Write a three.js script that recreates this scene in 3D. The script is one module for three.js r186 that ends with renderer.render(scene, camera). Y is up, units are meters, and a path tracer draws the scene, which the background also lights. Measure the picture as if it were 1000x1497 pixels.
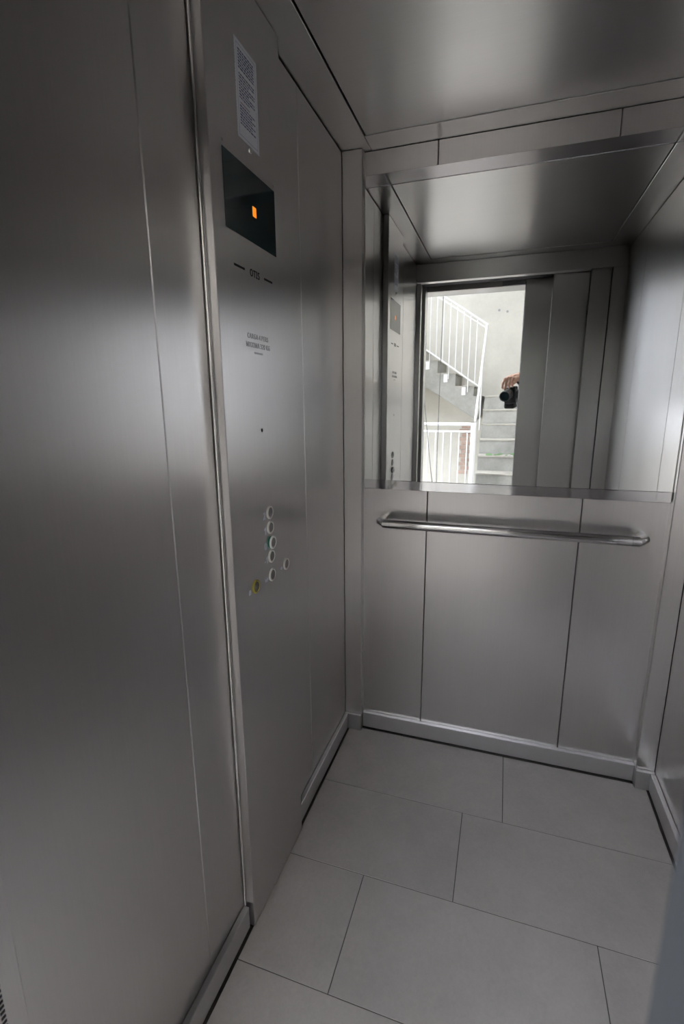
import * as THREE from 'three';
import { RoundedBoxGeometry } from 'three/addons/geometries/RoundedBoxGeometry.js';
import { mergeGeometries, mergeVertices } from 'three/addons/utils/BufferGeometryUtils.js';
import { TextGeometry } from 'three/addons/geometries/TextGeometry.js';
import { FontLoader } from 'three/addons/loaders/FontLoader.js';

// ---------------------------------------------------------------- camera, sky, exposure
const scene = new THREE.Scene();
const CAM = { x: 0.5551, y: 1.3108, z: 1.7194, rx: -0.2207, ry: 0.3217, rz: -0.0076, f: 710.86 };
const camera = new THREE.PerspectiveCamera(2 * Math.atan(748.5 / CAM.f) * 180 / Math.PI, 1000 / 1497, 0.02, 200);
camera.position.set(CAM.x, CAM.y, CAM.z);
camera.rotation.order = 'YXZ';
camera.rotation.set(CAM.rx, CAM.ry, CAM.rz);
camera.focus = 1.5;
camera.userData.fStop = 5.6;
scene.background = new THREE.Color().setRGB(0.92, 0.96, 1.06);   // even overcast sky
scene.backgroundIntensity = 5;
const renderer = new THREE.WebGLRenderer({ antialias: true });
renderer.toneMapping = THREE.LinearToneMapping;
renderer.toneMappingExposure = 2.0;
renderer.shadowMap.enabled = true;

// ---------------------------------------------------------------- helpers
let seed = 20240611;
const rnd = () => { seed = (seed * 1664525 + 1013904223) >>> 0; return seed / 4294967296; };
const lerp = (a, b, t) => a + (b - a) * t;
const taken = new Map();
function numbered(name) {
  const n = taken.get(name) ?? 0; taken.set(name, n + 1);
  return n ? `${name}_${String(n).padStart(3, '0')}` : name;
}
function add(o, parent) {
  if (parent && parent !== scene) {
    const w = worldOf(parent); o.position.sub(w); parent.add(o);
  } else { o.name = numbered(o.name); scene.add(o); }
  o.castShadow = o.receiveShadow = true;
  return o;
}
function worldOf(o) { const v = new THREE.Vector3(); for (let p = o; p && p !== scene; p = p.parent) v.add(p.position); return v; }
function tag(o, label, category, group) { o.userData.label = label; o.userData.category = category; if (group) o.userData.group = group; return o; }
function struct(o, label) { o.userData.kind = 'structure'; if (label) o.userData.label = label; return o; }
function group(name, x, y, z, parent) { const g = new THREE.Group(); g.name = name; g.position.set(x, y, z); return add(g, parent); }
// uv in metres: u level and v upright on walls; u along z on level faces
function metreUV(geo, ox = 0, oy = 0, oz = 0, turn = false) {
  const p = geo.attributes.position, n = geo.attributes.normal, uv = new Float32Array(p.count * 2);
  const idx = geo.index ? geo.index.array : null, tri = (idx ? idx.length : p.count) / 3;
  const A = new THREE.Vector3(), B = new THREE.Vector3(), C = new THREE.Vector3();
  for (let t = 0; t < p.count; t++) {
    const x = p.getX(t) + ox, y = p.getY(t) + oy, z = p.getZ(t) + oz;
    const ax = Math.abs(n.getX(t)), ay = Math.abs(n.getY(t)), az = Math.abs(n.getZ(t));
    let u, v;
    if (ax >= ay && ax >= az) { u = z; v = y; } else if (az >= ay) { u = x; v = y; } else { u = z; v = x; }
    if (turn) [u, v] = [v, u];
    uv[2 * t] = u; uv[2 * t + 1] = v;
  }
  geo.setAttribute('uv', new THREE.BufferAttribute(uv, 2));
  return geo;
}
// chamfered box made of flat faces
function chamferBox(w, h, d, c) {
  if (!c) return new THREE.BoxGeometry(w, h, d).toNonIndexed();
  const X = w / 2, Y = h / 2, Z = d / 2; c = Math.min(c, X * 0.9, Y * 0.9, Z * 0.9);
  const pos = [];
  const quad = (a, b, e, f) => {
    const n = new THREE.Vector3().crossVectors(new THREE.Vector3(...b).sub(new THREE.Vector3(...a)), new THREE.Vector3(...e).sub(new THREE.Vector3(...a)));
    const m = new THREE.Vector3(...a).add(new THREE.Vector3(...b)).add(new THREE.Vector3(...e)).add(new THREE.Vector3(...f));
    if (n.dot(m) < 0) [b, f] = [f, b];
    pos.push(...a, ...b, ...e, ...a, ...e, ...f);
  };
  const triF = (a, b, e) => {
    const n = new THREE.Vector3().crossVectors(new THREE.Vector3(...b).sub(new THREE.Vector3(...a)), new THREE.Vector3(...e).sub(new THREE.Vector3(...a)));
    if (n.dot(new THREE.Vector3(...a)) < 0) [b, e] = [e, b];
    pos.push(...a, ...b, ...e);
  };
  for (const s of [-1, 1]) {
    quad([s * X, -Y + c, -Z + c], [s * X, Y - c, -Z + c], [s * X, Y - c, Z - c], [s * X, -Y + c, Z - c]);
    quad([-X + c, s * Y, -Z + c], [X - c, s * Y, -Z + c], [X - c, s * Y, Z - c], [-X + c, s * Y, Z - c]);
    quad([-X + c, -Y + c, s * Z], [X - c, -Y + c, s * Z], [X - c, Y - c, s * Z], [-X + c, Y - c, s * Z]);
    for (const t of [-1, 1]) {
      quad([s * X, t * (Y - c), -Z + c], [s * X, t * (Y - c), Z - c], [s * (X - c), t * Y, Z - c], [s * (X - c), t * Y, -Z + c]);
      quad([s * X, -Y + c, t * (Z - c)], [s * X, Y - c, t * (Z - c)], [s * (X - c), Y - c, t * Z], [s * (X - c), -Y + c, t * Z]);
      quad([-X + c, s * Y, t * (Z - c)], [X - c, s * Y, t * (Z - c)], [X - c, s * (Y - c), t * Z], [-X + c, s * (Y - c), t * Z]);
      for (const r of [-1, 1]) triF([s * X, t * (Y - c), r * (Z - c)], [s * (X - c), t * Y, r * (Z - c)], [s * (X - c), t * (Y - c), r * Z]);
    }
  }
  const g = new THREE.BufferGeometry();
  g.setAttribute('position', new THREE.Float32BufferAttribute(pos, 3));
  g.computeVertexNormals();
  return g;
}
function box(name, x0, x1, y0, y1, z0, z1, mat, parent, c = 0, turn = false) {
  const cx = (x0 + x1) / 2, cy = (y0 + y1) / 2, cz = (z0 + z1) / 2;
  const g = metreUV(chamferBox(x1 - x0, y1 - y0, z1 - z0, c), cx, cy, cz, turn);
  const m = new THREE.Mesh(g, mat); m.name = name; m.position.set(cx, cy, cz);
  return add(m, parent);
}
function meshAt(name, geo, mat, x, y, z, parent) {
  const m = new THREE.Mesh(geo, mat); m.name = name; m.position.set(x, y, z); return add(m, parent);
}
// geometry given in world coordinates, moved so that its origin is at (x, y, z)
function worldMesh(name, geo, mat, x, y, z, parent) { geo.translate(-x, -y, -z); return meshAt(name, geo, mat, x, y, z, parent); }
function boxGeo(x0, x1, y0, y1, z0, z1, c = 0) {
  const g = chamferBox(x1 - x0, y1 - y0, z1 - z0, c); g.translate((x0 + x1) / 2, (y0 + y1) / 2, (z0 + z1) / 2); return metreUV(g);
}
// a round bar along a polyline with mitred corners
function mitredTube(pts, r, sides = 20, caps = true) {
  const P = pts.map((p) => new THREE.Vector3(...p)), pos = [], nor = [];
  const dirs = []; for (let i = 0; i + 1 < P.length; i++) dirs.push(P[i + 1].clone().sub(P[i]).normalize());
  let U = new THREE.Vector3(0, 1, 0); if (Math.abs(dirs[0].y) > 0.9) U.set(1, 0, 0);
  const ring = (i, seg, d, u, v) => {       // points of the mitre plane at P[i] for the segment seg
    const n = i === 0 ? dirs[0] : i === P.length - 1 ? dirs[dirs.length - 1] : dirs[i - 1].clone().add(dirs[i]).normalize();
    const out = [];
    for (let k = 0; k < sides; k++) {
      const a = k / sides * Math.PI * 2, q = u.clone().multiplyScalar(Math.cos(a) * r).addScaledVector(v, Math.sin(a) * r);
      const t = -q.dot(n) / d.dot(n); out.push(P[i].clone().add(q).addScaledVector(d, t));
    }
    return out;
  };
  for (let s = 0; s < dirs.length; s++) {
    const d = dirs[s]; let u = U.clone().addScaledVector(d, -U.dot(d)); if (u.length() < 0.1) u = new THREE.Vector3(1, 0, 0).addScaledVector(d, -d.x); u.normalize();
    const v = new THREE.Vector3().crossVectors(d, u), A = ring(s, s, d, u, v), B = ring(s + 1, s, d, u, v);
    const N = (k) => { const a = k / sides * Math.PI * 2; return u.clone().multiplyScalar(Math.cos(a)).addScaledVector(v, Math.sin(a)); };
    for (let k = 0; k < sides; k++) {
      const l = (k + 1) % sides, n0 = N(k), n1 = N(l);
      for (const [q, n] of [[A[k], n0], [A[l], n1], [B[l], n1], [A[k], n0], [B[l], n1], [B[k], n0]]) { pos.push(q.x, q.y, q.z); nor.push(n.x, n.y, n.z); }
    }
    if (caps) for (const [R, C, n, on] of [[A, P[s], d.clone().negate(), s === 0], [B, P[s + 1], d, s === dirs.length - 1]]) if (on)
      for (let k = 0; k < sides; k++) { const l = (k + 1) % sides; for (const q of n.dot(d) > 0 ? [C, R[k], R[l]] : [C, R[l], R[k]]) { pos.push(q.x, q.y, q.z); nor.push(n.x, n.y, n.z); } }
  }
  const g = new THREE.BufferGeometry();
  g.setAttribute('position', new THREE.Float32BufferAttribute(pos, 3));
  g.setAttribute('normal', new THREE.Float32BufferAttribute(nor, 3));
  return metreUV(g);
}
function prism(points, z0, z1) {   // polygon in (x, y) extruded along z
  const s = new THREE.Shape(points.map((p) => new THREE.Vector2(...p)));
  const g = new THREE.ExtrudeGeometry(s, { depth: z1 - z0, bevelEnabled: false }); g.translate(0, 0, z0); g.computeVertexNormals(); return metreUV(g);
}

// ---------------------------------------------------------------- textures
function lattice(n) { const a = new Float32Array(n * n); for (let i = 0; i < a.length; i++) a[i] = rnd(); return a; }
function tileNoise(size, cellsX, cellsY) {   // tileable value noise
  const L = new Float32Array(cellsX * cellsY).map(() => rnd()), out = new Float32Array(size * size);
  const sm = (t) => t * t * (3 - 2 * t);
  for (let y = 0; y < size; y++) for (let x = 0; x < size; x++) {
    const fx = x / size * cellsX, fy = y / size * cellsY, ix = Math.floor(fx), iy = Math.floor(fy), tx = sm(fx - ix), ty = sm(fy - iy);
    const g = (i, j) => L[(j % cellsY) * cellsX + (i % cellsX)];
    out[y * size + x] = lerp(lerp(g(ix, iy), g(ix + 1, iy), tx), lerp(g(ix, iy + 1), g(ix + 1, iy + 1), tx), ty);
  }
  return out;
}
function layered(size, list) { const o = new Float32Array(size * size); for (const [cx, cy, w] of list) { const n = tileNoise(size, cx, cy); for (let i = 0; i < o.length; i++) o[i] += (n[i] - 0.5) * 2 * w; } return o; }
function texture(size, fn, srgb, rx, ry) {
  const d = new Uint8Array(size * size * 4);
  for (let i = 0; i < size * size; i++) { const c = fn(i); d[4 * i] = c[0]; d[4 * i + 1] = c[1]; d[4 * i + 2] = c[2]; d[4 * i + 3] = 255; }
  const t = new THREE.DataTexture(d, size, size); t.wrapS = t.wrapT = THREE.RepeatWrapping; t.magFilter = THREE.LinearFilter; t.minFilter = THREE.LinearMipmapLinearFilter; t.generateMipmaps = true;
  if (srgb) t.colorSpace = THREE.SRGBColorSpace; t.repeat.set(rx, ry); t.needsUpdate = true; return t;
}
const clamp8 = (v) => Math.max(0, Math.min(255, Math.round(v)));
// fine brushing and faint wipe patches of the steel sheets
const brush = layered(512, [[256, 6, 0.5], [512, 12, 0.5], [120, 3, 0.35]]), wipe = layered(512, [[5, 4, 0.6], [11, 9, 0.4], [23, 20, 0.25]]);
const steelTone = texture(512, (i) => { const v = clamp8(245 + brush[i] * 2.5 + wipe[i] * 1.5); return [v, v, v]; }, true, 3.2, 1.1);
const cloud = layered(512, [[4, 4, 0.5], [9, 9, 0.35], [21, 21, 0.2], [64, 64, 0.14], [200, 200, 0.12]]);
const tileCloud = layered(512, [[3, 4, 0.4], [8, 9, 0.35], [24, 22, 0.25], [90, 90, 0.2], [256, 256, 0.25]]);
const tileTone = texture(512, (i) => { const v = 232 + tileCloud[i] * 14; return [clamp8(v), clamp8(v), clamp8(v)]; }, true, 1.1, 1.1);
const tileRough = texture(512, (i) => { const v = clamp8(205 + tileCloud[i] * 30); return [v, v, v]; }, false, 1.7, 1.7);
const plasterTone = texture(512, (i) => { const v = 236 + cloud[i] * 15; return [clamp8(v), clamp8(v), clamp8(v - 2)]; }, true, 0.4, 0.4);
const concreteTone = texture(512, (i) => { const v = 214 + cloud[i] * 34; return [clamp8(v), clamp8(v), clamp8(v)]; }, true, 0.7, 0.7);
const concreteBump = texture(512, (i) => { const v = clamp8(128 + cloud[i] * 100); return [v, v, v]; }, false, 0.7, 0.7);

// ---------------------------------------------------------------- materials
const rgb = (r, g, b) => new THREE.Color().setRGB(r, g, b);
const M = {};
M.steel = new THREE.MeshPhysicalMaterial({ color: rgb(0.725, 0.705, 0.695), metalness: 1, roughness: 0.285, anisotropy: 0.62, map: steelTone });
M.steelFrame = new THREE.MeshPhysicalMaterial({ color: rgb(0.725, 0.705, 0.695), metalness: 1, roughness: 0.285, anisotropy: 0.5, map: steelTone });
M.ceilingSteel = new THREE.MeshPhysicalMaterial({ color: rgb(0.725, 0.705, 0.695), metalness: 1, roughness: 0.30, anisotropy: 0.55, map: steelTone });
M.base = new THREE.MeshStandardMaterial({ color: rgb(0.64, 0.635, 0.64), metalness: 1, roughness: 0.4 });
M.polished = new THREE.MeshStandardMaterial({ color: rgb(0.66, 0.66, 0.67), metalness: 1, roughness: 0.07 });
M.chrome = new THREE.MeshStandardMaterial({ color: rgb(0.72, 0.71, 0.7), metalness: 1, roughness: 0.1 });
M.mirror = new THREE.MeshStandardMaterial({ color: rgb(0.86, 0.88, 0.87), metalness: 1, roughness: 0.0 });
M.gap = new THREE.MeshStandardMaterial({ color: rgb(0.09, 0.09, 0.09), roughness: 0.9 });
M.tile = new THREE.MeshStandardMaterial({ color: rgb(0.585, 0.55, 0.52), roughness: 0.5, map: tileTone, roughnessMap: tileRough });
M.tileB = new THREE.MeshStandardMaterial({ color: rgb(0.57, 0.535, 0.507), roughness: 0.5, map: tileTone, roughnessMap: tileRough });
M.grout = new THREE.MeshStandardMaterial({ color: rgb(0.13, 0.12, 0.11), roughness: 0.95 });
M.glassDark = new THREE.MeshPhysicalMaterial({ color: rgb(0.022, 0.040, 0.044), roughness: 0.06, metalness: 0, ior: 1.55 });
M.orange = new THREE.MeshStandardMaterial({ color: rgb(0.2, 0.05, 0), emissive: rgb(1, 0.26, 0.015), emissiveIntensity: 0.52, roughness: 0.5 });
M.ink = new THREE.MeshStandardMaterial({ color: rgb(0.03, 0.03, 0.03), roughness: 0.7 });
M.fadedInk = new THREE.MeshStandardMaterial({ color: rgb(0.36, 0.36, 0.365), roughness: 0.4, metalness: 0.85 });
M.etch = new THREE.MeshStandardMaterial({ color: rgb(0.80, 0.86, 0.97), roughness: 0.6 });
M.ringWhite = new THREE.MeshStandardMaterial({ color: rgb(0.92, 0.90, 0.87), roughness: 0.35 });
M.ringYellow = new THREE.MeshStandardMaterial({ color: rgb(0.42, 0.36, 0.06), roughness: 0.35 });
M.buttonCap = new THREE.MeshStandardMaterial({ color: rgb(0.34, 0.33, 0.32), metalness: 1, roughness: 0.3 });
M.greenCollar = new THREE.MeshStandardMaterial({ color: rgb(0.02, 0.2, 0.14), roughness: 0.4 });
M.darkPlastic = new THREE.MeshStandardMaterial({ color: rgb(0.035, 0.036, 0.038), roughness: 0.5 });
M.sealGrey = new THREE.MeshStandardMaterial({ color: rgb(0.055, 0.06, 0.066), roughness: 0.35 });
M.rubber = new THREE.MeshStandardMaterial({ color: rgb(0.02, 0.02, 0.022), roughness: 0.8 });
M.plaster = new THREE.MeshStandardMaterial({ color: rgb(0.66, 0.635, 0.585), roughness: 0.95, map: plasterTone });
M.concrete = new THREE.MeshStandardMaterial({ color: rgb(0.47, 0.46, 0.43), roughness: 0.95, map: concreteTone, bumpMap: concreteBump, bumpScale: 0.004 });
M.tread = new THREE.MeshStandardMaterial({ color: rgb(0.56, 0.53, 0.47), roughness: 0.95, map: concreteTone });
M.landingFloor = new THREE.MeshStandardMaterial({ color: rgb(0.40, 0.375, 0.34), roughness: 0.9, map: concreteTone });
M.whitePaint = new THREE.MeshStandardMaterial({ color: rgb(0.72, 0.72, 0.72), roughness: 0.45 });
M.brick = new THREE.MeshStandardMaterial({ color: rgb(0.68, 0.50, 0.42), roughness: 0.95, map: concreteTone });
M.moss = new THREE.MeshStandardMaterial({ color: rgb(0.16, 0.3, 0.13), roughness: 1 });
M.cable = new THREE.MeshStandardMaterial({ color: rgb(0.1, 0.1, 0.1), roughness: 0.7 });
M.greyMetal = new THREE.MeshStandardMaterial({ color: rgb(0.3, 0.3, 0.31), roughness: 0.5, metalness: 0.6 });
M.ground = new THREE.MeshStandardMaterial({ color: rgb(0.42, 0.39, 0.34), roughness: 1 });
M.pane = new THREE.MeshPhysicalMaterial({ color: rgb(1, 1, 1), transmission: 1, thickness: 0, roughness: 0, ior: 1.5 });

// ---------------------------------------------------------------- lift car shell (origin: back left corner of the car floor)
const W = 1.113, H = 2.1, D = 1.40;
const POST = 0.029, XL = 0.0696, XR = 1.0558, JA = 0.3937, JF = 1.0121, HB = 0.0705, TB = 0.0155;
const CH = 0.0015, G = 0.0013;

{ // floor of tiles
  const f = group('floor', W / 2, 0, 0.7); struct(f, 'grey large-format tile floor of the lift car');
  const FX0 = TB + 0.0045, FX1 = W - TB - 0.0045, FZ0 = TB + 0.0045;     // an open joint runs round the tiles
  box('subfloor', -0.03, W + 0.03, -0.05, -0.014, -0.03, 1.47, M.grout, f);
  box('grout_bed', FX0 + 0.001, FX1 - 0.001, -0.0138, -0.0016, FZ0 + 0.001, 1.405, M.grout, f);
  const rows = [[FZ0 - 0.0012, 0.3295, [0.0236, 0.6236]], [0.3295, 0.6358, [-0.1, 0.4991, 1.098]], [0.6358, 0.9367, [-0.347, 0.2511, 0.8495]], [0.9367, 1.237, [-0.02, 0.58]], [1.237, 1.41, [0.3, 0.9]]];
  let k = 0;
  for (const [z0, z1, js] of rows) {
    const edges = [FX0 - 0.0012, ...js.filter((x) => x > 0.03 && x < W - 0.03), FX1 + 0.0012];
    for (let i = 0; i + 1 < edges.length; i++) {
      const t = box('tile', edges[i] + 0.0012, edges[i + 1] - 0.0012, -0.012, 0, z0 + 0.0012, z1 - 0.0012, k++ % 2 ? M.tile : M.tileB, f, 0.0006);
      const uv = t.geometry.attributes.uv, ox = rnd() * 3, oy = rnd() * 3;      // each tile shows another piece of the pattern
      for (let q = 0; q < uv.count; q++) uv.setXY(q, uv.getX(q) + ox, uv.getY(q) + oy);
    }
  }
}
{ // back wall: three sheets in a recess between two corner posts
  const w = group('wall_back', W / 2, 0, 0); struct(w, 'brushed steel back wall of three upright panels below the mirror');
  box('backing', 0, W, 0, H, -0.05, -0.012, M.gap, w);
  for (const [a, b] of [[XL - 0.01, 0.3054], [0.3054, 0.8082], [0.8082, XR + 0.01]]) box('wall_panel', a + G, b - G, 0.005, H - 0.001, -0.012, 0, M.steel, w, CH);
  const b = group('baseboard_back', W / 2, 0, 0.008); struct(b, 'low steel skirting along the back wall');
  box('skirting', XL + 0.001, XR - 0.001, 0.006, HB, 0.0005, TB, M.base, b, 0.0015);
}
for (const [n, x0, x1] of [[1, 0, XL], [2, XR, W]]) { // corner posts
  const t = group(`trim_${n}`, (x0 + x1) / 2, 0, 0.01); struct(t, n === 1 ? 'brushed steel corner post between control wall and mirror' : 'brushed steel corner post between mirror and right wall');
  box('post', x0, x1, HB, H - 0.0005, -0.012, POST, M.steelFrame, t, 0.002);
  box('post_foot', x0, x1, 0.001, HB, -0.012, POST + 0.012, M.base, t, 0.0015);
}
{ // left wall
  const w = group('wall_left', 0, 0, 0.7); struct(w, 'brushed steel left wall of upright panels');
  box('backing', -0.06, -0.014, 0, H, -0.05, 1.42, M.gap, w);
  for (const [a, b] of [[POST, JA], [JA, 0.842], [0.846, JF], [JF, 1.405]]) box('wall_panel', -0.014, 0, 0.005, H - 0.004, a + G / 2, b - G / 2, M.steel, w, CH);
  const b = group('baseboard_left', 0.008, 0, 0.7); struct(b, 'low steel skirting along the control wall');
  box('skirting', 0.0005, TB, 0.007, HB, POST + 0.014, 0.549, M.base, b, 0.0015);
  box('skirting', 0.0005, TB, 0.007, HB, 0.866, 1.404, M.base, b, 0.0015);
}
{ // right wall
  const w = group('wall_right', W, 0, 0.7); struct(w, 'brushed steel right wall of upright panels');
  box('backing', W + 0.014, W + 0.06, 0, H, -0.05, 1.42, M.gap, w);
  for (const [a, b] of [[POST, 0.385], [0.385, 1.0121], [1.0121, 1.405]]) box('wall_panel', W, W + 0.014, 0.005, H - 0.004, a + G / 2, b - G / 2, M.steel, w, CH);
  const b = group('baseboard_right', W - 0.008, 0, 0.7); struct(b, 'low steel skirting along the right wall');
  box('skirting', W - TB, W - 0.0005, 0.007, HB, POST + 0.014, 1.37, M.base, b, 0.0015);
}
{ // ceiling: sheet in a folded border
  const c = group('ceiling', W / 2, H, 0.7); struct(c, 'brushed steel lift ceiling panel in a steel border');
  const GX0 = 0.095, GX1 = 1.009, GZ0 = 0.0896, GZ1 = 1.30, g = 0.0045;
  box('ceiling_panel', GX0 + g / 2, GX1 - g / 2, H + 0.0035, H + 0.02, GZ0 - 0.01, GZ1 + 0.01, M.ceilingSteel, c);
  box('border', -0.02, GX0 - g / 2, H, H + 0.02, -0.02, 1.42, M.ceilingSteel, c, 0.0008);
  box('border', GX1 + g / 2, W + 0.02, H, H + 0.02, -0.02, 1.42, M.ceilingSteel, c, 0.0008);
  box('border', GX0 - g / 2 + 0.001, GX1 + g / 2 - 0.001, H, H + 0.0032, -0.02, GZ0, M.ceilingSteel, c, 0.0008);
  box('border', GX0 - g / 2 + 0.001, GX1 + g / 2 - 0.001, H, H + 0.0032, GZ1, 1.42, M.ceilingSteel, c, 0.0008);
  box('backing', -0.06, W + 0.06, H + 0.021, H + 0.06, -0.06, 1.42, M.gap, c);
}
{ // front wall: header, jamb post on the left, return panel on the right
  const w = group('wall_front', W / 2, 0, 1.41); struct(w, 'steel front wall with header above the doorway');
  box('header', 0, W, 2.0, H - 0.001, 1.382, 1.43, M.steelFrame, w, 0.0015, true);
  box('jamb', -0.05, 0.026, 0, 1.999, 1.4065, 1.449, M.steelFrame, w, 0.0012);
  box('return_panel', 0.94, 1.038, 0, 1.999, 1.382, 1.43, M.steelFrame, w, 0.0012);
  box('return_post', 1.0405, W + 0.02, 0, 1.999, 1.372, 1.43, M.steelFrame, w, 0.0012);
  // slotted strip on the jamb
  const cells = [];
  for (let y = 0.06; y < 1.94; y += 0.0078) for (const [a, b] of [[1.431, 1.4365], [1.4395, 1.445]]) cells.push(boxGeo(0.0258, 0.0265, y, y + 0.0044, a, b));
  const t = worldMesh('slotted_strip', mergeGeometries(cells), M.rubber, W / 2, 0, 1.41, w); t.userData.kind = 'stuff';
}
{ // car door: two telescopic leaves partly slid in from the right
  const d = group('door_1', 0.9, 0, 1.46); struct(d, 'brushed steel sliding car door pushed back behind the front panel');
  box('door_leaf', 0.758, 1.20, 0.008, 2.01, 1.450, 1.480, M.steel, d, 0.0012);
  box('door_track', -0.2, 1.3, 2.012, 2.1, 1.432, 1.559, M.gap, d);
  const s = group('sill', 0.5, -0.02, 1.45); struct(s, 'grooved metal sill of the lift car'); box('sill_plate', -0.05, 1.15, -0.03, -0.001, 1.411, 1.495, M.greyMetal, s, 0.001);
}

// ---------------------------------------------------------------- hoistway and landing
{
  const s = group('hoistway', 0.55, 0, 0.6); struct(s, 'bare concrete hoistway around the lift car');
  box('shaft_wall', -0.5, -0.35, -0.6, 3.1, -0.5, 1.60, M.concrete, s);
  box('shaft_wall', 1.75, 1.90, -0.6, 3.1, -0.5, 1.60, M.concrete, s);
  box('shaft_wall', -0.5, 1.90, -0.6, 3.1, -0.65, -0.5, M.concrete, s);
  box('shaft_wall', -0.5, 1.90, 3.1, 3.2, -0.65, 1.60, M.concrete, s);
  box('shaft_wall', -0.5, 1.90, -0.7, -0.6, -0.65, 1.60, M.concrete, s);
}
const LX0 = -1.35, LX1 = 1.95, LZ0 = 1.61, LZ1 = 7.45, LH = 4.4, LB = -1.6;
const SH = 0.2, ST = 0.29, SX0 = 0.22, SX1 = LX1 - 0.002, SZ1 = LZ1 - 0.002, ZN = 6.3, YN = 1.4;
{ // landing front wall with the door portal
  const w = group('landing_wall_front', 0, 0, 1.67); struct(w, 'plastered landing wall around the lift doorway');
  box('plaster', LX0 - 0.15, -0.06, LB, LH, LZ0, 1.75, M.plaster, w);
  box('plaster', 0.96, LX1 + 0.15, LB, LH, LZ0, 1.75, M.plaster, w);
  box('plaster', -0.06, 0.96, 2.12, LH, LZ0, 1.75, M.plaster, w);
  const p = group('trim_3', 0.45, 0, 1.56); struct(p, 'steel landing door frame');
  box('frame_jamb', -0.06, 0.033, 0, 2.01, 1.535, 1.599, M.steelFrame, p, 0.0012);
  box('frame_jamb', 0.90, 0.96, 0, 1.987, 1.601, 1.75, M.steelFrame, p, 0.0012);
  box('frame_head', -0.06, 0.96, 1.988, 2.12, 1.60, 1.75, M.steelFrame, p, 0.0012);
  box('frame_jamb', -0.06, 0.012, 0, 1.987, 1.6005, 1.75, M.steelFrame, p, 0.0012);
  const d = group('door_2', 0.8, 0, 1.575); struct(d, 'steel landing door leaf half slid across the doorway');
  box('door_leaf', 0.618, 1.20, 0.008, 2.01, 1.561, 1.591, M.steel, d, 0.0012);
  box('edge_seal', 0.6155, 0.6179, 0.01, 2.0, 1.5635, 1.590, M.sealGrey, d, 0.0008);
  box('hanger_plate', 0.485, 0.6150, 1.985, 2.011, 1.570, 1.586, M.greyMetal, d, 0.001);
}
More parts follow.
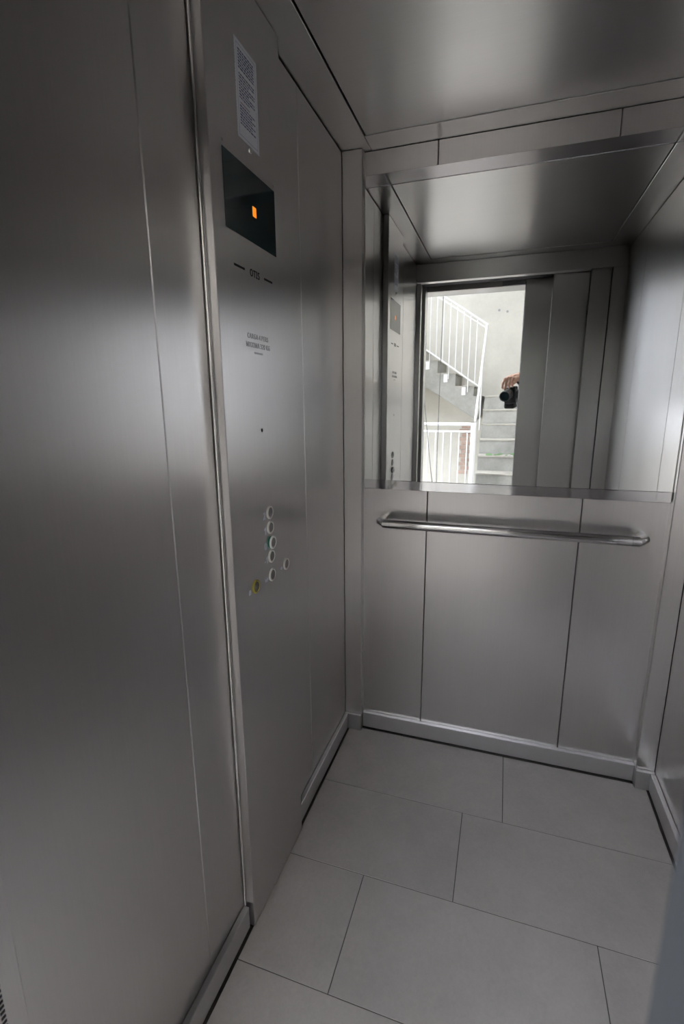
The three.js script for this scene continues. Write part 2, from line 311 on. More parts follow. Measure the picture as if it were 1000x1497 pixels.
{ // landing floor, walls, roof
  const f = group('landing_floor', 0, 0, 3); struct(f, 'pale concrete landing floor');
  box('slab', LX0, LX1, -0.2, 0, 1.5, 4.56, M.landingFloor, f);
  box('lower_slab', LX0, SX0, LB - 0.2, LB, 4.56, LZ1, M.tread, f);
  box('slab_edge', LX0, SX0, LB, -0.2, 4.36, 4.56, M.concrete, f);
  const b = group('landing_wall_back', 0, 0, 7.5); struct(b, 'off-white plastered stairwell wall');
  box('plaster', LX0 - 0.15, LX1 + 0.15, LB, LH, LZ1, LZ1 + 0.15, M.plaster, b);
  const r = group('landing_wall_right', LX1, 0, 4.5); struct(r, 'off-white plastered stairwell side wall');
  box('plaster', LX1, LX1 + 0.15, LB, LH, 1.75, LZ1, M.plaster, r);
  const c = group('landing_ceiling', 0, LH, 4.5); struct(c, 'white stairwell ceiling');
  const RX0 = -1.3, RX1 = 0.35, RZ0 = 1.9, RZ1 = 7.2;
  box('slab', LX0 - 0.15, RX0, LH, LH + 0.2, LZ0, LZ1 + 0.15, M.plaster, c);
  box('slab', RX1, LX1 + 0.15, LH, LH + 0.2, LZ0, LZ1 + 0.15, M.plaster, c);
  box('slab', RX0, RX1, LH, LH + 0.2, LZ0, RZ0, M.plaster, c);
  box('slab', RX0, RX1, LH, LH + 0.2, RZ1, LZ1 + 0.15, M.plaster, c);
  const k = group('window_2', 0.3, LH + 0.1, 4.5); struct(k, 'glazed skylight over the stairwell');
  for (let i = 0; i <= 4; i++) { const z = lerp(RZ0, RZ1, i / 4); box('window_bar', RX0, RX1, LH + 0.08, LH + 0.14, z - 0.025, z + 0.025, M.whitePaint, k); }
  for (let i = 0; i <= 2; i++) for (let j = 0; j < 4; j++) { const x = lerp(RX0, RX1, i / 2); box('window_bar', x - 0.025, x + 0.025, LH + 0.08, LH + 0.14, lerp(RZ0, RZ1, j / 4) + 0.025, lerp(RZ0, RZ1, (j + 1) / 4) - 0.025, M.whitePaint, k); }
  for (let i = 0; i < 2; i++) for (let j = 0; j < 4; j++) box('pane', lerp(RX0, RX1, i / 2) + 0.025, lerp(RX0, RX1, (i + 1) / 2) - 0.025, LH + 0.107, LH + 0.113, lerp(RZ0, RZ1, j / 4) + 0.025, lerp(RZ0, RZ1, (j + 1) / 4) - 0.025, M.pane, k);
  const l = group('landing_wall_left', LX0, 0, 4.5); struct(l, 'plastered stairwell wall around the large window');
  const WZ0 = 1.80, WZ1 = 4.6, WY0 = 0.1, WY1 = 4.25;
  const lower = { z0: 5.0, z1: 7.2, y0: -1.3, y1: 1.2 };
  box('plaster', LX0 - 0.15, LX0, LB, LH, 1.75, WZ0, M.plaster, l);
  box('plaster', LX0 - 0.15, LX0, LB, WY0, WZ0, WZ1, M.plaster, l);
  box('plaster', LX0 - 0.15, LX0, WY1, LH, WZ0, WZ1, M.plaster, l);
  box('plaster', LX0 - 0.15, LX0, LB, LH, WZ1, lower.z0, M.plaster, l);
  box('plaster', LX0 - 0.15, LX0, LB, lower.y0, lower.z0, lower.z1, M.plaster, l);
  box('plaster', LX0 - 0.15, LX0, lower.y1, LH, lower.z0, lower.z1, M.plaster, l);
  box('plaster', LX0 - 0.15, LX0, LB, LH, lower.z1, LZ1, M.plaster, l);
  const glaze = (name, label, z0, z1, y0, y1, n) => {
    const w = group(name, LX0 - 0.08, y0, (z0 + z1) / 2); struct(w, label);
    const zs = Array.from({ length: n + 1 }, (_, k) => lerp(z0, z1, k / n)), ys = [y0, lerp(y0, y1, 0.5), y1];
    for (const z of zs) box('window_bar', LX0 - 0.1, LX0 - 0.05, y0, y1, z - 0.025, z + 0.025, M.whitePaint, w);
    for (const y of ys) for (let k = 0; k < n; k++) box('window_bar', LX0 - 0.1, LX0 - 0.05, y - 0.025, y + 0.025, zs[k] + 0.025, zs[k + 1] - 0.025, M.whitePaint, w);
    for (let k = 0; k < n; k++) for (let j = 0; j < 2; j++) box('pane', LX0 - 0.078, LX0 - 0.072, ys[j] + 0.025, ys[j + 1] - 0.025, zs[k] + 0.025, zs[k + 1] - 0.025, M.pane, w);
  };
  glaze('window_1', 'wide stairwell window beside the landing', WZ0, WZ1, WY0, WY1, 2);
  glaze('window_3', 'low stairwell window under the upper flight', lower.z0, lower.z1, lower.y0, lower.y1, 2);
  const g = box('ground', -45, 45, -2.4, -2.2, -40, 50, M.ground); struct(g, 'ground outside the stairwell');
}

// ---------------------------------------------------------------- stairs on the landing (seen in the mirror)
{
  const s = group('staircase', 1.0, 0, 5.4); tag(s, 'concrete stair flight rising straight away from the lift doorway', 'staircase');
  for (let k = 1; k <= 6; k++) {
    const z = ZN - (7 - k) * ST;
    const st = box('step', SX0, SX1, (k - 1) * SH - 0.1, k * SH - 0.02, z + 0.015, z + ST + 0.03, M.concrete, s);
    box('tread', SX0 - 0.005, SX1, k * SH - 0.02, k * SH, z, z + ST + 0.014, M.tread, s, 0.003);
  }
  box('stair_landing', SX0, SX1, YN - 0.2, YN - 0.02, ZN + 0.015, SZ1, M.concrete, s);
  box('landing_tread', SX0 - 0.005, SX1, YN - 0.02, YN, ZN, SZ1, M.tread, s, 0.003);
  const moss = [];
  for (let k = 0; k < 26; k++) { const mr = 0.008 + rnd() * 0.012, g = new THREE.IcosahedronGeometry(mr, 1); g.scale(1.6, 0.45, 1); g.translate(0.3 + rnd() * 0.5, 0.6005 + mr * 0.45, ZN - 4 * ST + 0.03 + rnd() * 0.2); moss.push(g); }
  const m = worldMesh('moss_tufts', mergeGeometries(moss), M.moss, 0.5, 0.602, 5.25); m.userData.kind = 'stuff'; tag(m, 'green moss on a stair tread beyond the doorway', 'moss');

  const f = group('staircase', -0.6, YN, 6.8); tag(f, 'upper concrete stair flight climbing sideways with a sloping underside', 'staircase');
  const n = 4, prof = [[0.12, 1.03]];
  prof.push([0.18, YN]); prof.push([0.051, YN]);
  for (let k = 0; k < n; k++) { const x = 0.051 - 0.284 * k, y = 1.555 + 0.2 * k; prof.push([x, y - 0.02]); prof.push([x - 0.284, y - 0.02]); }
  const xe = 0.051 - 0.284 * n, ye = 1.555 + 0.2 * (n - 1);
  prof.push([xe, ye - 0.35]);
  worldMesh('flight_slab', prism(prof, ZN, SZ1), M.concrete, -0.6, YN, 6.8, f);
  for (let k = 0; k < n; k++) { const x = 0.051 - 0.284 * k, y = 1.555 + 0.2 * k; box('tread', x - 0.284, x + 0.015, y - 0.02, y, ZN - 0.008, SZ1, M.tread, f, 0.003); }
  for (const [x, y] of [[-0.10, 1.475], [-0.385, 1.675], [-0.67, 1.875]]) box('fixing_plate', x - 0.03, x + 0.03, y - 0.06, y + 0.06, ZN - 0.016, ZN - 0.001, M.whitePaint, f, 0.002);
}
{ // railings
  const bar = (name, a, b, r, parent) => worldMesh(name, mitredTube([a, b], r, 10), M.whitePaint, 0, 0, 0, parent);
  const fr = group('stair_railing', -0.3, YN, ZN - 0.04); tag(fr, 'white sloping bar railing on the upper stair flight', 'railing');
  const zt = ZN - 0.04, top = (x) => lerp(2.435, 2.992, (0.205 - x) / 0.843), low = (x) => lerp(1.543, 2.065, (0.123 - x) / 0.757);
  bar('top_rail', [0.215, top(0.215), zt], [-1.08, top(-1.08), zt], 0.014, fr);
  bar('under_rail', [0.205, top(0.205) - 0.06, zt], [-1.08, top(-1.08) - 0.06, zt], 0.009, fr);
  bar('lower_rail', [0.14, low(0.14), zt], [-1.08, low(-1.08), zt], 0.012, fr);
  for (let k = 0; k < 12; k++) { const x = 0.06 - 0.1 * k; bar('baluster', [x, k % 3 === 1 ? low(x) - 0.2 : low(x), zt], [x, top(x) - 0.02, zt], 0.007, fr); }
  const r1 = group('stair_railing', SX0 - 0.02, 0, 5.4); tag(r1, 'white handrail running up beside the straight stair flight', 'railing');
  const y1 = (z) => lerp(1.05, 2.435, (z - 4.5) / (zt - 4.5));
  bar('top_rail', [0.198, y1(4.53), 4.53], [0.198, y1(6.24), 6.24], 0.015, r1);
  for (const z of [4.72, 5.6]) bar('baluster', [0.198, y1(z) - 1.0, z], [0.198, y1(z), z], 0.007, r1);
  const g = group('guard_railing', -0.6, 0, 4.5); tag(g, 'white horizontal bar guard railing along the landing edge', 'railing');
  bar('top_rail', [0.154, 1.045, 4.5], [-1.3, 1.045, 4.5], 0.02, g);
  bar('second_rail', [0.154, 0.955, 4.5], [-1.3, 0.955, 4.5], 0.013, g);
  bar('lower_rail', [0.154, 0.1, 4.5], [-1.3, 0.1, 4.5], 0.013, g);
  for (let k = 0; k < 15; k++) { const x = 0.115 - 0.096 * k; bar('baluster', [x, k % 5 === 0 ? 0.001 : 0.1, 4.5], [x, 0.955, 4.5], 0.007, g); }
  box('newel_post', 0.155, 0.205, 0.001, 1.06, 4.475, 4.525, M.whitePaint, g, 0.003);
}
{ // bricks showing in the far wall below the flight
  const b = group('brick_strip', -0.13, 0.1, LZ1 - 0.01); tag(b, 'upright strip of bare orange brick in the white stairwell wall', 'brickwork');
  for (let k = 0; k < 12; k++) { const y = 0.02 + k * 0.075, o = k % 2 ? 0.02 : -0.02; box('brick', -0.215 + o, -0.045 + o, y, y + 0.064, LZ1 - 0.012, LZ1 - 0.001, M.brick, b, 0.004); }
  const cable = (label, pts, r) => { const c = new THREE.CatmullRomCurve3(pts.map((p) => new THREE.Vector3(...p))); const m = worldMesh('cable', new THREE.TubeGeometry(c, 40, r, 6), M.cable, pts[0][0], pts[0][1], pts[0][2]); return tag(m, label, 'cable'); };
  cable('thin dark cable hanging upright before the stair railing', [[-0.045, 4.479, 3.225], [-0.045, 3.4, 3.03], [-0.044, 2.3, 3.0], [-0.05, 1.1, 3.0], [-0.05, 0.6, 3.02], [-0.02, 0.005, 3.05]], 0.003);
  cable('thin dark cable slanting down to the landing floor', [[-0.575, 4.479, 3.225], [-0.45, 3.4, 3.03], [-0.30, 2.2, 3.0], [-0.176, 1.235, 3.0], [-0.089, 0.544, 3.0], [0.0, 0.004, 3.0]], 0.003);
  for (const [x, y, side] of [[0.332, 2.818, 'nearer the stair railing'], [0.465, 2.789, 'farther from the stair railing']]) { const h = meshAt('wall_anchor', new THREE.CylinderGeometry(0.017, 0.02, 0.012, 16).rotateX(Math.PI / 2), M.greyMetal, x, y, LZ1 - 0.006); tag(h, `grey anchor plug in the stairwell wall, ${side}`, 'anchor', 'anchor plugs in the stairwell wall'); }
}

// ---------------------------------------------------------------- mirror
{
  const m = group('wall_mirror', W / 2, 1.0, 0.003); tag(m, 'wide mirror on the back wall between polished steel trims', 'mirror');
  box('mirror_glass', XL + 0.003, XR - 0.003, 1.03, 1.998, 0.0005, 0.0055, M.mirror, m);
  box('trim_strip', XL + 0.003, XR - 0.003, 1.0015, 1.0355, 0.0056, 0.0085, M.polished, m, 0.0012);
  box('trim_strip', XL + 0.003, XR - 0.003, 1.9915, 2.0275, 0.0056, 0.0085, M.polished, m, 0.0012);
}
// ---------------------------------------------------------------- handrail
{
  const h = group('handrail', 0.56, 0.885, 0.04); tag(h, 'round chrome handrail on the back wall below the mirror', 'handrail');
  const y = 0.889, z = 0.072, r = 0.0165;
  worldMesh('rail_tube', mitredTube([[0.186, y, z], [0.946, y, z]], r, 32), M.chrome, 0.56, 0.885, 0.04, h);
  const lEnd = mitredTube([[0.1855, y, z], [0.168, y, z], [0.146, y, z - 0.03], [0.146, y, 0.001]], r, 32);
  const rEnd = mitredTube([[0.9465, y, z], [0.962, y, z], [0.984, y, z - 0.03], [0.984, y, 0.001]], r, 32);
  worldMesh('rail_end', lEnd, M.chrome, 0.56, 0.885, 0.04, h);
  worldMesh('rail_end', rEnd, M.chrome, 0.56, 0.885, 0.04, h);
}

// ---------------------------------------------------------------- control panel
const font = await new FontLoader().loadAsync('fonts/droid/droid_sans_bold.typeface.json');
const PX = 0.0254;                      // front face of the control panel
function textOnPanel(str, size, depth) { // reads from +x; centred
  const g = new TextGeometry(str, { font, size, depth, curveSegments: 3, bevelEnabled: false });
  g.computeBoundingBox(); const b = g.boundingBox; g.translate(-(b.min.x + b.max.x) / 2, -(b.min.y + b.max.y) / 2, 0);
  g.rotateY(Math.PI / 2); return g;
}
{
  const c = group('control_panel', 0.0127, 0, 0.707); tag(c, 'full-height brushed steel control panel with lift buttons and floor display', 'control panel');
  box('body', 0.0008, PX, 0.005, H - 0.001, 0.551, 0.860, M.steel, c, 0.0013);
  worldMesh('edge_bead', (() => { const g = new THREE.CylinderGeometry(0.0035, 0.0035, H - HB - 0.004, 16, 1); g.translate(0.0042, (H + HB) / 2, 0.8645); return g; })(), M.chrome, 0.0127, 0, 0.707, c);
  const glass = box('display_glass', PX, PX + 0.0012, 1.641, 1.777, 0.600, 0.818, M.glassDark, c, 0.0004);
  box('display_digit', PX + 0.0012, PX + 0.0016, 1.693, 1.712, 0.6925, 0.708, M.orange, c);
  for (const [y, z] of [[1.787, 0.815], [1.787, 0.603]]) worldMesh('screw', (() => { const g = new THREE.CylinderGeometry(0.0028, 0.0028, 0.001, 12); g.rotateZ(Math.PI / 2); g.translate(PX + 0.0006, y, z); return g; })(), M.chrome, 0.0127, 0, 0.707, c);
  const word = (str, y, z, s, mat, name) => worldMesh(name, textOnPanel(str, s, 0.0004).translate(PX, y, z), mat, 0.0127, 0, 0.707, c);
  word('OTIS', 1.5805, 0.708, 0.0145, M.ink, 'maker_lettering');
  box('printed_line', PX, PX + 0.0004, 1.5785, 1.5830, 0.751, 0.794, M.ink, c);
  box('printed_line', PX, PX + 0.0004, 1.5785, 1.5830, 0.625, 0.665, M.ink, c);
  word('CARGA 4 PERS', 1.4525, 0.705, 0.0105, M.fadedInk, 'load_lettering');
  word('MAXIMA 320 KG', 1.4345, 0.705, 0.0105, M.fadedInk, 'load_lettering');
  box('printed_line', PX, PX + 0.0004, 1.4165, 1.4205, 0.687, 0.725, M.fadedInk, c);
  worldMesh('speaker_hole', (() => { const g = new THREE.CylinderGeometry(0.0042, 0.0042, 0.0006, 18); g.rotateZ(Math.PI / 2); g.translate(PX + 0.0003, 1.251, 0.706); return g; })(), M.gap, 0.0127, 0, 0.707, c);
  worldMesh('key_switch', (() => { const g = new THREE.LatheGeometry([[0, 0.004], [0.004, 0.004], [0.0052, 0.003], [0.0056, 0]].map((p) => new THREE.Vector2(...p)), 20); g.rotateZ(-Math.PI / 2); g.translate(PX, 1.812, 0.708); return g; })(), M.chrome, 0.0127, 0, 0.707, c);
  // push buttons
  const ringGeo = new THREE.LatheGeometry([[0.0118, 0], [0.0118, 0.003], [0.0128, 0.0042], [0.0148, 0.0042], [0.0162, 0.003], [0.0164, 0]].map((p) => new THREE.Vector2(...p)), 36); ringGeo.rotateZ(-Math.PI / 2);
  const capGeo = new THREE.LatheGeometry([[0, 0.0012], [0.006, 0.0015], [0.010, 0.0022], [0.0117, 0.0028], [0.0118, 0]].map((p) => new THREE.Vector2(...p)), 36); capGeo.rotateZ(-Math.PI / 2);
  const collarGeo = new THREE.CylinderGeometry(0.0152, 0.0156, 0.0052, 36); collarGeo.rotateZ(Math.PI / 2);
  const list = [[1.054, 0.6855, '2'], [1.0165, 0.6855, '1'], [0.979, 0.6855, '0', 'green'], [0.9435, 0.6855, '-1'], [0.897, 0.6035, 'open'], [0.895, 0.6855, 'close'], [0.895, 0.770, 'alarm', 'yellow']];
  for (const [y, z, sign, kind] of list) {
    const b = group('push_button', PX, y, z, c), dx = kind === 'green' ? 0.005 : 0;
    b.userData.label = kind === 'yellow' ? 'yellow-ringed alarm button' : kind === 'green' ? 'raised lift button on a green collar' : 'round lift button with white ring';
    if (dx) meshAt('collar', collarGeo, M.greenCollar, PX + 0.0026, y, z, b);
    meshAt('ring', ringGeo, kind === 'yellow' ? M.ringYellow : M.ringWhite, PX + dx, y, z, b);
    meshAt('cap', capGeo, M.buttonCap, PX + dx, y, z, b);
    const zl = z + 0.0265;
    if (/\d/.test(sign)) worldMesh('button_sign', textOnPanel(sign, 0.0175, 0.0005).translate(PX, y - 0.004, zl), M.etch, PX, y, z, b);
    else {
      const tri = (dz, dir) => { const s = new THREE.Shape([new THREE.Vector2(dz, 0.0045), new THREE.Vector2(dz, -0.0045), new THREE.Vector2(dz + dir * 0.0065, 0)]); const g = new THREE.ExtrudeGeometry(s, { depth: 0.0005, bevelEnabled: false }); g.rotateY(Math.PI / 2); g.translate(PX, y - 0.004, zl); return g; };
      let gs;
      if (sign === 'open') gs = [tri(0.001, 1), tri(-0.001, -1)];
      else if (sign === 'close') gs = [tri(0.009, -1), tri(-0.009, 1), new THREE.BoxGeometry(0.0005, 0.011, 0.0012).translate(PX + 0.0003, y - 0.004, zl).toNonIndexed()];
      else { const s = new THREE.Shape(); s.moveTo(-0.0055, -0.005); s.quadraticCurveTo(-0.004, -0.002, -0.004, 0.001); s.quadraticCurveTo(-0.0035, 0.006, 0, 0.0065); s.quadraticCurveTo(0.0035, 0.006, 0.004, 0.001); s.quadraticCurveTo(0.004, -0.002, 0.0055, -0.005); const g = new THREE.ExtrudeGeometry(s, { depth: 0.0005, bevelEnabled: false }); g.rotateY(Math.PI / 2); g.translate(PX, y - 0.006, zl); gs = [g]; }
      worldMesh('button_sign', mergeGeometries(gs), M.etch, PX, y, z, b);
    }
  }
}
{ // paper notice in a clear sleeve above the display
  const cv = document.createElement('canvas'); cv.width = 352; cv.height = 672; const x = cv.getContext('2d');
  x.fillStyle = '#eef1f8'; x.fillRect(0, 0, 352, 672);
  x.strokeStyle = '#8b96b8'; x.lineWidth = 3; x.strokeRect(26, 26, 300, 620);
  const line = (y, h, from, to, col) => { x.fillStyle = col; let p = from; while (p < to) { const w = 10 + rnd() * 34; x.fillRect(p, y, Math.min(w, to - p), h); p += w + 7; } };
  let y = 52; for (let k = 0; k < 7; k++) { line(y, 12, 48, 302, '#3f4c86'); y += 20; }
  y += 22; for (let k = 0; k < 9; k++) { line(y, 11, 50, k % 3 === 2 ? 210 : 300, '#4a5788'); y += 20; }
  y += 16; x.fillStyle = '#b99aa6'; x.fillRect(60, y, 150, 9); y += 22;
  for (let k = 0; k < 7; k++) { line(y, 11, 50, k % 2 ? 250 : 296, '#46538a'); y += 20; }
  const t = new THREE.CanvasTexture(cv); t.colorSpace = THREE.SRGBColorSpace;
  const paper = new THREE.MeshPhysicalMaterial({ map: t, roughness: 0.45, clearcoat: 0.4, clearcoatRoughness: 0.2 });
  const g = new THREE.BoxGeometry(0.087, 0.166, 0.0006); g.rotateY(Math.PI / 2);
  const n = meshAt('paper_notice', g, paper, PX + 0.0006, 1.903, 0.7095); tag(n, 'pale notice sheet with blue print stuck above the floor display', 'notice');
}

// ---------------------------------------------------------------- photographer and camera (seen in the mirror)
function surfaceNets(fn, lo, hi, cell) {
  const nx = Math.ceil((hi[0] - lo[0]) / cell) + 1, ny = Math.ceil((hi[1] - lo[1]) / cell) + 1, nz = Math.ceil((hi[2] - lo[2]) / cell) + 1;
  const val = new Float32Array(nx * ny * nz), at = (i, j, k) => i + nx * (j + ny * k);
  for (let k = 0; k < nz; k++) for (let j = 0; j < ny; j++) for (let i = 0; i < nx; i++) val[at(i, j, k)] = fn(lo[0] + i * cell, lo[1] + j * cell, lo[2] + k * cell);
  const vid = new Int32Array(nx * ny * nz).fill(-1), pos = [], nor = [], idx = [];
  for (let k = 0; k + 1 < nz; k++) for (let j = 0; j + 1 < ny; j++) for (let i = 0; i + 1 < nx; i++) {
    let n = 0, sx = 0, sy = 0, sz = 0, m = 0; const c = [];
    for (let q = 0; q < 8; q++) { c[q] = val[at(i + (q & 1), j + ((q >> 1) & 1), k + (q >> 2))]; if (c[q] < 0) m |= 1 << q; }
    if (m === 0 || m === 255) continue;
    for (let a = 0; a < 8; a++) for (const bit of [1, 2, 4]) { const b = a ^ bit; if (b < a || (c[a] < 0) === (c[b] < 0)) continue; const t = c[a] / (c[a] - c[b]); sx += lerp(a & 1, b & 1, t); sy += lerp((a >> 1) & 1, (b >> 1) & 1, t); sz += lerp(a >> 2, b >> 2, t); n++; }
    const p = [lo[0] + (i + sx / n) * cell, lo[1] + (j + sy / n) * cell, lo[2] + (k + sz / n) * cell], e = cell * 0.4;
    vid[at(i, j, k)] = pos.length / 3; pos.push(...p);
    const g = new THREE.Vector3(fn(p[0] + e, p[1], p[2]) - fn(p[0] - e, p[1], p[2]), fn(p[0], p[1] + e, p[2]) - fn(p[0], p[1] - e, p[2]), fn(p[0], p[1], p[2] + e) - fn(p[0], p[1], p[2] - e)).normalize(); nor.push(g.x, g.y, g.z);
  }
  const quad = (a, b, c, d, flip) => { if (a < 0 || b < 0 || c < 0 || d < 0) return; if (flip) idx.push(a, c, b, a, d, c); else idx.push(a, b, c, a, c, d); };
  for (let k = 1; k + 1 < nz; k++) for (let j = 1; j + 1 < ny; j++) for (let i = 1; i + 1 < nx; i++) {
    const s = val[at(i, j, k)] < 0;
    if (s !== (val[at(i + 1, j, k)] < 0)) quad(vid[at(i, j - 1, k - 1)], vid[at(i, j, k - 1)], vid[at(i, j, k)], vid[at(i, j - 1, k)], !s);
    if (s !== (val[at(i, j + 1, k)] < 0)) quad(vid[at(i - 1, j, k - 1)], vid[at(i, j, k - 1)], vid[at(i, j, k)], vid[at(i - 1, j, k)], s);
    if (s !== (val[at(i, j, k + 1)] < 0)) quad(vid[at(i - 1, j - 1, k)], vid[at(i, j - 1, k)], vid[at(i, j, k)], vid[at(i - 1, j, k)], !s);
  }
  const g = new THREE.BufferGeometry(); g.setAttribute('position', new THREE.Float32BufferAttribute(pos, 3)); g.setAttribute('normal', new THREE.Float32BufferAttribute(nor, 3)); g.setIndex(idx);
  const uv = new Float32Array(pos.length / 3 * 2); for (let i = 0; i < uv.length / 2; i++) { uv[2 * i] = pos[3 * i]; uv[2 * i + 1] = pos[3 * i + 1]; } g.setAttribute('uv', new THREE.BufferAttribute(uv, 2));
  return g;
}
const capsule = (x, y, z, b) => {    // distance to a tapered bone b = [ax, ay, az, ra, bx, by, bz, rb]
  const dx = b[4] - b[0], dy = b[5] - b[1], dz = b[6] - b[2], px = x - b[0], py = y - b[1], pz = z - b[2];
  const t = Math.max(0, Math.min(1, (px * dx + py * dy + pz * dz) / (dx * dx + dy * dy + dz * dz + 1e-12)));
  return Math.hypot(px - t * dx, py - t * dy, pz - t * dz) - lerp(b[3], b[7], t);
};
const blend = (bones, k, grow = 0) => (x, y, z) => { let d = 1e3; for (const b of bones) { const e = capsule(x, y, z, b); const h = Math.max(k - Math.abs(d - e), 0) / k; d = Math.min(d, e) - h * h * k * 0.25; } return d - grow; };
{
  const C = [CAM.x - 0.022, CAM.y + 0.031, CAM.z + 0.006], at = (x, y, z) => [C[0] + x, C[1] + y, C[2] + z];
  const B = (a, ra, b, rb) => [...a, ra, ...b, rb];
  const wrist = at(0.092, 0.128, 0.150), elbow = [0.865, 1.285, 1.985], shoulder = [1.085, 1.455, 2.06];
  // the holding hand: palm, four fingers over the camera end, thumb behind it
  const hand = [];
  const kn = [0, 1, 2, 3].map((i) => at(0.020 + i * 0.0180, 0.133 - Math.abs(i - 1.6) * 0.004, 0.090 + i * 0.006));
  hand.push(B(wrist, 0.024, kn[0], 0.012), B(wrist, 0.024, kn[1], 0.013), B(wrist, 0.024, kn[2], 0.013), B(wrist, 0.024, kn[3], 0.012));
  const fingers = [0, 1, 2, 3].map((i) => { const L = [0.9, 1.0, 0.97, 0.82][i]; const p = at(-0.002 + i * 0.0205, 0.118 - (1 - L) * 0.05 + i * 0.003, 0.052 + i * 0.005), d = at(-0.014 + i * 0.0215, 0.118 - 0.038 * L + i * 0.002, 0.044 + i * 0.005), t = at(-0.016 + i * 0.0218, 0.118 - 0.064 * L + i * 0.001, 0.050 + i * 0.005); return [B(kn[i], 0.0098, p, 0.0088), B(p, 0.0088, d, 0.0080), B(d, 0.0080, t, 0.0068)]; });
  const th = [at(0.045, 0.090, 0.150), at(0.012, 0.074, 0.160), at(-0.008, 0.058, 0.158)];
  const thumb = [B(wrist, 0.02, th[0], 0.015), B(th[0], 0.0135, th[1], 0.0105), B(th[1], 0.0105, th[2], 0.009)];
  const palmF = blend([...hand, thumb[0]], 0.012), fF = fingers.map((f) => blend(f, 0.006)), tF = blend(thumb.slice(1), 0.008);
  const foreF = blend([B(wrist, 0.025, [lerp(wrist[0], elbow[0], 0.35), lerp(wrist[1], elbow[1], 0.35), lerp(wrist[2], elbow[2], 0.35)], 0.033)], 0.01);
  const smin = (a, b, k) => { const h = Math.max(k - Math.abs(a - b), 0) / k; return Math.min(a, b) - h * h * k * 0.25; };
  const handF = (x, y, z) => { const p = smin(palmF(x, y, z), foreF(x, y, z), 0.02); let f = tF(x, y, z); let d = smin(p, f, 0.008); for (const q of fF) d = Math.min(d, smin(p, q(x, y, z), 0.006)); return d; };
  const handGeo = surfaceNets(handF, [C[0] - 0.045, C[1] + 0.03, C[2] + 0.015], [C[0] + 0.22, C[1] + 0.18, C[2] + 0.25], 0.0028);
  // the rest of the body stands on the landing behind the half-closed door
  const hip = [1.26, 0.95, 2.16], chest = [1.25, 1.33, 2.13], neck = [1.23, 1.52, 2.12], head = [1.215, 1.67, 2.10];
  const sR = [1.42, 1.455, 2.16], eR = [1.50, 1.18, 2.20], wR = [1.49, 0.93, 2.10];
  const torso = [B([1.19, 0.98, 2.15], 0.125, [1.32, 0.98, 2.17], 0.125), B([1.20, 1.1, 2.14], 0.105, [1.31, 1.1, 2.16], 0.105), B([1.18, 1.33, 2.11], 0.12, [1.32, 1.33, 2.15], 0.12), B(shoulder, 0.06, sR, 0.06), B(chest, 0.1, neck, 0.055)];
  const armL = [B(shoulder, 0.058, elbow, 0.043), B(elbow, 0.043, wrist, 0.027)], armR = [B(sR, 0.058, eR, 0.043), B(eR, 0.043, wR, 0.027)];
  const legs = [B([1.17, 0.93, 2.15], 0.092, [1.15, 0.5, 2.12], 0.06), B([1.15, 0.5, 2.12], 0.058, [1.14, 0.09, 2.16], 0.04), B([1.35, 0.93, 2.17], 0.092, [1.37, 0.5, 2.16], 0.06), B([1.37, 0.5, 2.16], 0.058, [1.38, 0.09, 2.2], 0.04)];
  const headB = [B([1.215, 1.70, 2.115], 0.088, [1.205, 1.66, 2.085], 0.076), B([1.205, 1.62, 2.07], 0.052, [1.2, 1.595, 2.045], 0.034), B(neck, 0.055, [1.217, 1.62, 2.115], 0.052), B([1.199, 1.665, 2.006], 0.008, [1.1965, 1.645, 1.992], 0.012), B([1.125, 1.66, 2.10], 0.014, [1.122, 1.635, 2.10], 0.010), B([1.302, 1.66, 2.115], 0.014, [1.305, 1.635, 2.115], 0.010)];
  const handR = [B(wR, 0.024, [1.488, 0.86, 2.075], 0.026), B([1.488, 0.86, 2.075], 0.018, [1.482, 0.79, 2.05], 0.012), B([1.49, 0.89, 2.08], 0.014, [1.46, 0.83, 2.04], 0.009)];
  const bodyGeo = surfaceNets(blend([...torso, ...armL.slice(0, 1), B(elbow, 0.043, [lerp(elbow[0], wrist[0], 0.72), lerp(elbow[1], wrist[1], 0.72), lerp(elbow[2], wrist[2], 0.72)], 0.031), ...armR, ...legs, ...headB, ...handR], 0.045), [0.58, 0.03, 1.9], [1.66, 1.86, 2.42], 0.014);
  const skin = new THREE.MeshStandardMaterial({ color: rgb(0.60, 0.36, 0.26), roughness: 0.55 });
  const cloth = new THREE.MeshStandardMaterial({ color: rgb(0.022, 0.024, 0.03), roughness: 0.9 }), denim = new THREE.MeshStandardMaterial({ color: rgb(0.05, 0.065, 0.11), roughness: 0.95 }), hairM = new THREE.MeshStandardMaterial({ color: rgb(0.03, 0.022, 0.016), roughness: 0.8 });
  const p = group('person', 1.26, 0, 2.15); tag(p, 'person in a dark sleeve reaching round the door to hold a camera', 'person');
  worldMesh('body', mergeGeometries([bodyGeo, handGeo]), skin, 1.26, 0, 2.15, p);
  const cuff = [lerp(wrist[0], elbow[0], 0.04), lerp(wrist[1], elbow[1], 0.04), lerp(wrist[2], elbow[2], 0.04)];
  worldMesh('jacket', surfaceNets(blend([...torso.slice(0, 4), B(chest, 0.1, [1.235, 1.48, 2.12], 0.07), armL[0], B(elbow, 0.046, cuff, 0.031), armR[0], B(eR, 0.046, [1.49, 0.96, 2.11], 0.032)], 0.045, 0.011), [0.58, 0.8, 1.84], [1.66, 1.62, 2.42], 0.014), cloth, 1.26, 0, 2.15, p);
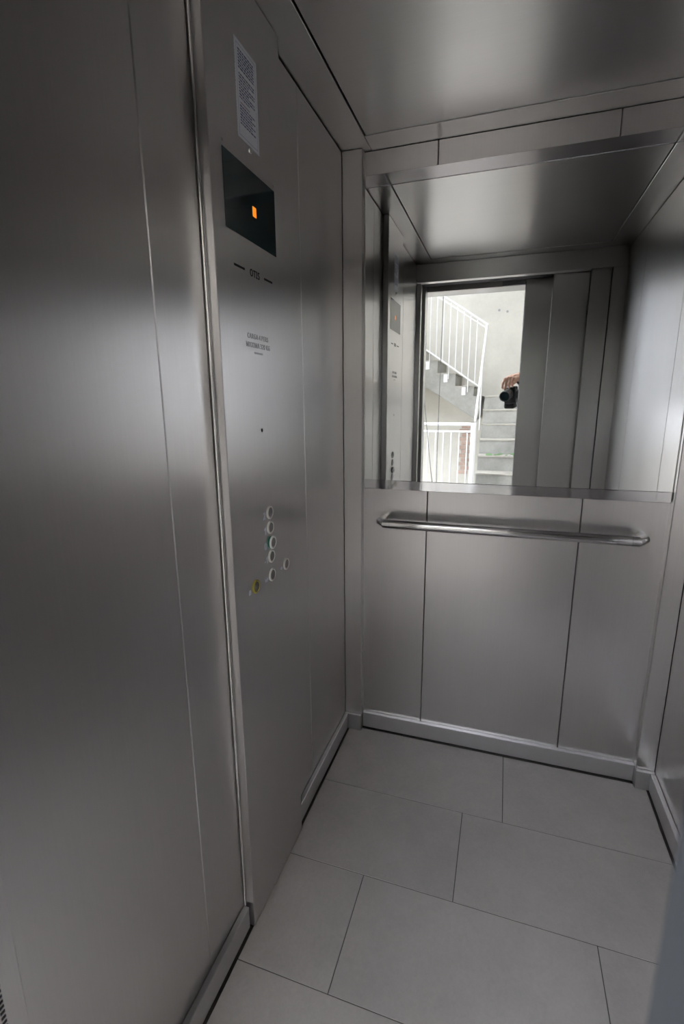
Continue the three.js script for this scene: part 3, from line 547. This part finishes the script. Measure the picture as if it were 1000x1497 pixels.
  worldMesh('trousers', surfaceNets(blend([torso[0], legs[0], B([1.15, 0.5, 2.12], 0.062, [1.14, 0.09, 2.16], 0.055), legs[2], B([1.37, 0.5, 2.16], 0.062, [1.38, 0.09, 2.2], 0.055)], 0.04, 0.009), [0.98, 0.0, 1.9], [1.56, 1.14, 2.4], 0.014), denim, 1.26, 0, 2.15, p);
  for (const [x, z] of [[1.135, 2.12], [1.385, 2.16]]) worldMesh('shoe', surfaceNets((a, b, c) => Math.max(blend([B([x, 0.045, z + 0.07], 0.042, [x - 0.01, 0.035, z - 0.12], 0.042)], 0.02)(a, b, c), 0.002 - b), [x - 0.08, -0.01, z - 0.2], [x + 0.08, 0.12, z + 0.15], 0.008), M.rubber, 1.26, 0, 2.15, p);
  worldMesh('hair', surfaceNets((a, b, c) => Math.max(blend([B([1.217, 1.712, 2.125], 0.094, [1.217, 1.66, 2.145], 0.082)], 0.02)(a, b, c), -(blend([B([1.2, 1.64, 2.02], 0.08, [1.2, 1.60, 2.0], 0.08)], 0.01)(a, b, c))), [1.09, 1.52, 1.98], [1.34, 1.84, 2.27], 0.009), hairM, 1.26, 0, 2.15, p);

  // the camera: upright, lens just behind the viewpoint
  const k = new THREE.Group(); k.name = 'camera'; k.position.set(...C); k.rotation.order = 'YXZ'; k.rotation.set(CAM.rx, CAM.ry, CAM.rz); k.name = numbered('photo_camera'); scene.add(k);
  tag(k, 'black camera held upright by a hand reflected in the mirror', 'camera');
  const part = (name, geo, mat) => { const m = new THREE.Mesh(geo, mat); m.name = name; m.castShadow = m.receiveShadow = true; k.add(m); return m; };
  const barrel = new THREE.LatheGeometry([[0.0285, 0.012], [0.031, 0.006], [0.0335, 0.006], [0.0335, 0.03], [0.0345, 0.032], [0.0345, 0.05], [0.033, 0.052], [0.033, 0.088], [0, 0.088]].map((q) => new THREE.Vector2(...q)), 48); barrel.rotateX(Math.PI / 2);
  part('lens_barrel', barrel, M.darkPlastic);
  const gl = new THREE.LatheGeometry([[0, 0.010], [0.012, 0.0108], [0.022, 0.0128], [0.0285, 0.016]].map((q) => new THREE.Vector2(...q)), 40); gl.rotateX(Math.PI / 2);
  part('front_glass', gl, M.glassDark);
  const body = new RoundedBoxGeometry(0.078, 0.138, 0.05, 3, 0.008); body.translate(0.008, -0.026, 0.112); part('camera_body', body, M.darkPlastic);
  const grip = new RoundedBoxGeometry(0.07, 0.036, 0.04, 3, 0.012); grip.translate(0.01, -0.077, 0.082); part('grip', grip, M.rubber);
  const hump = new RoundedBoxGeometry(0.03, 0.05, 0.06, 3, 0.01); hump.translate(0.056, -0.004, 0.108); part('viewfinder_hump', hump, M.darkPlastic);
  const scr = new THREE.BoxGeometry(0.05, 0.07, 0.002); scr.translate(0, -0.02, 0.138); part('rear_screen', scr, M.glassDark);
  const dial = new THREE.CylinderGeometry(0.009, 0.009, 0.006, 24); dial.rotateZ(Math.PI / 2); dial.translate(0.05, -0.066, 0.11); part('dial', dial, M.greyMetal);
}
renderer.render(scene, camera);
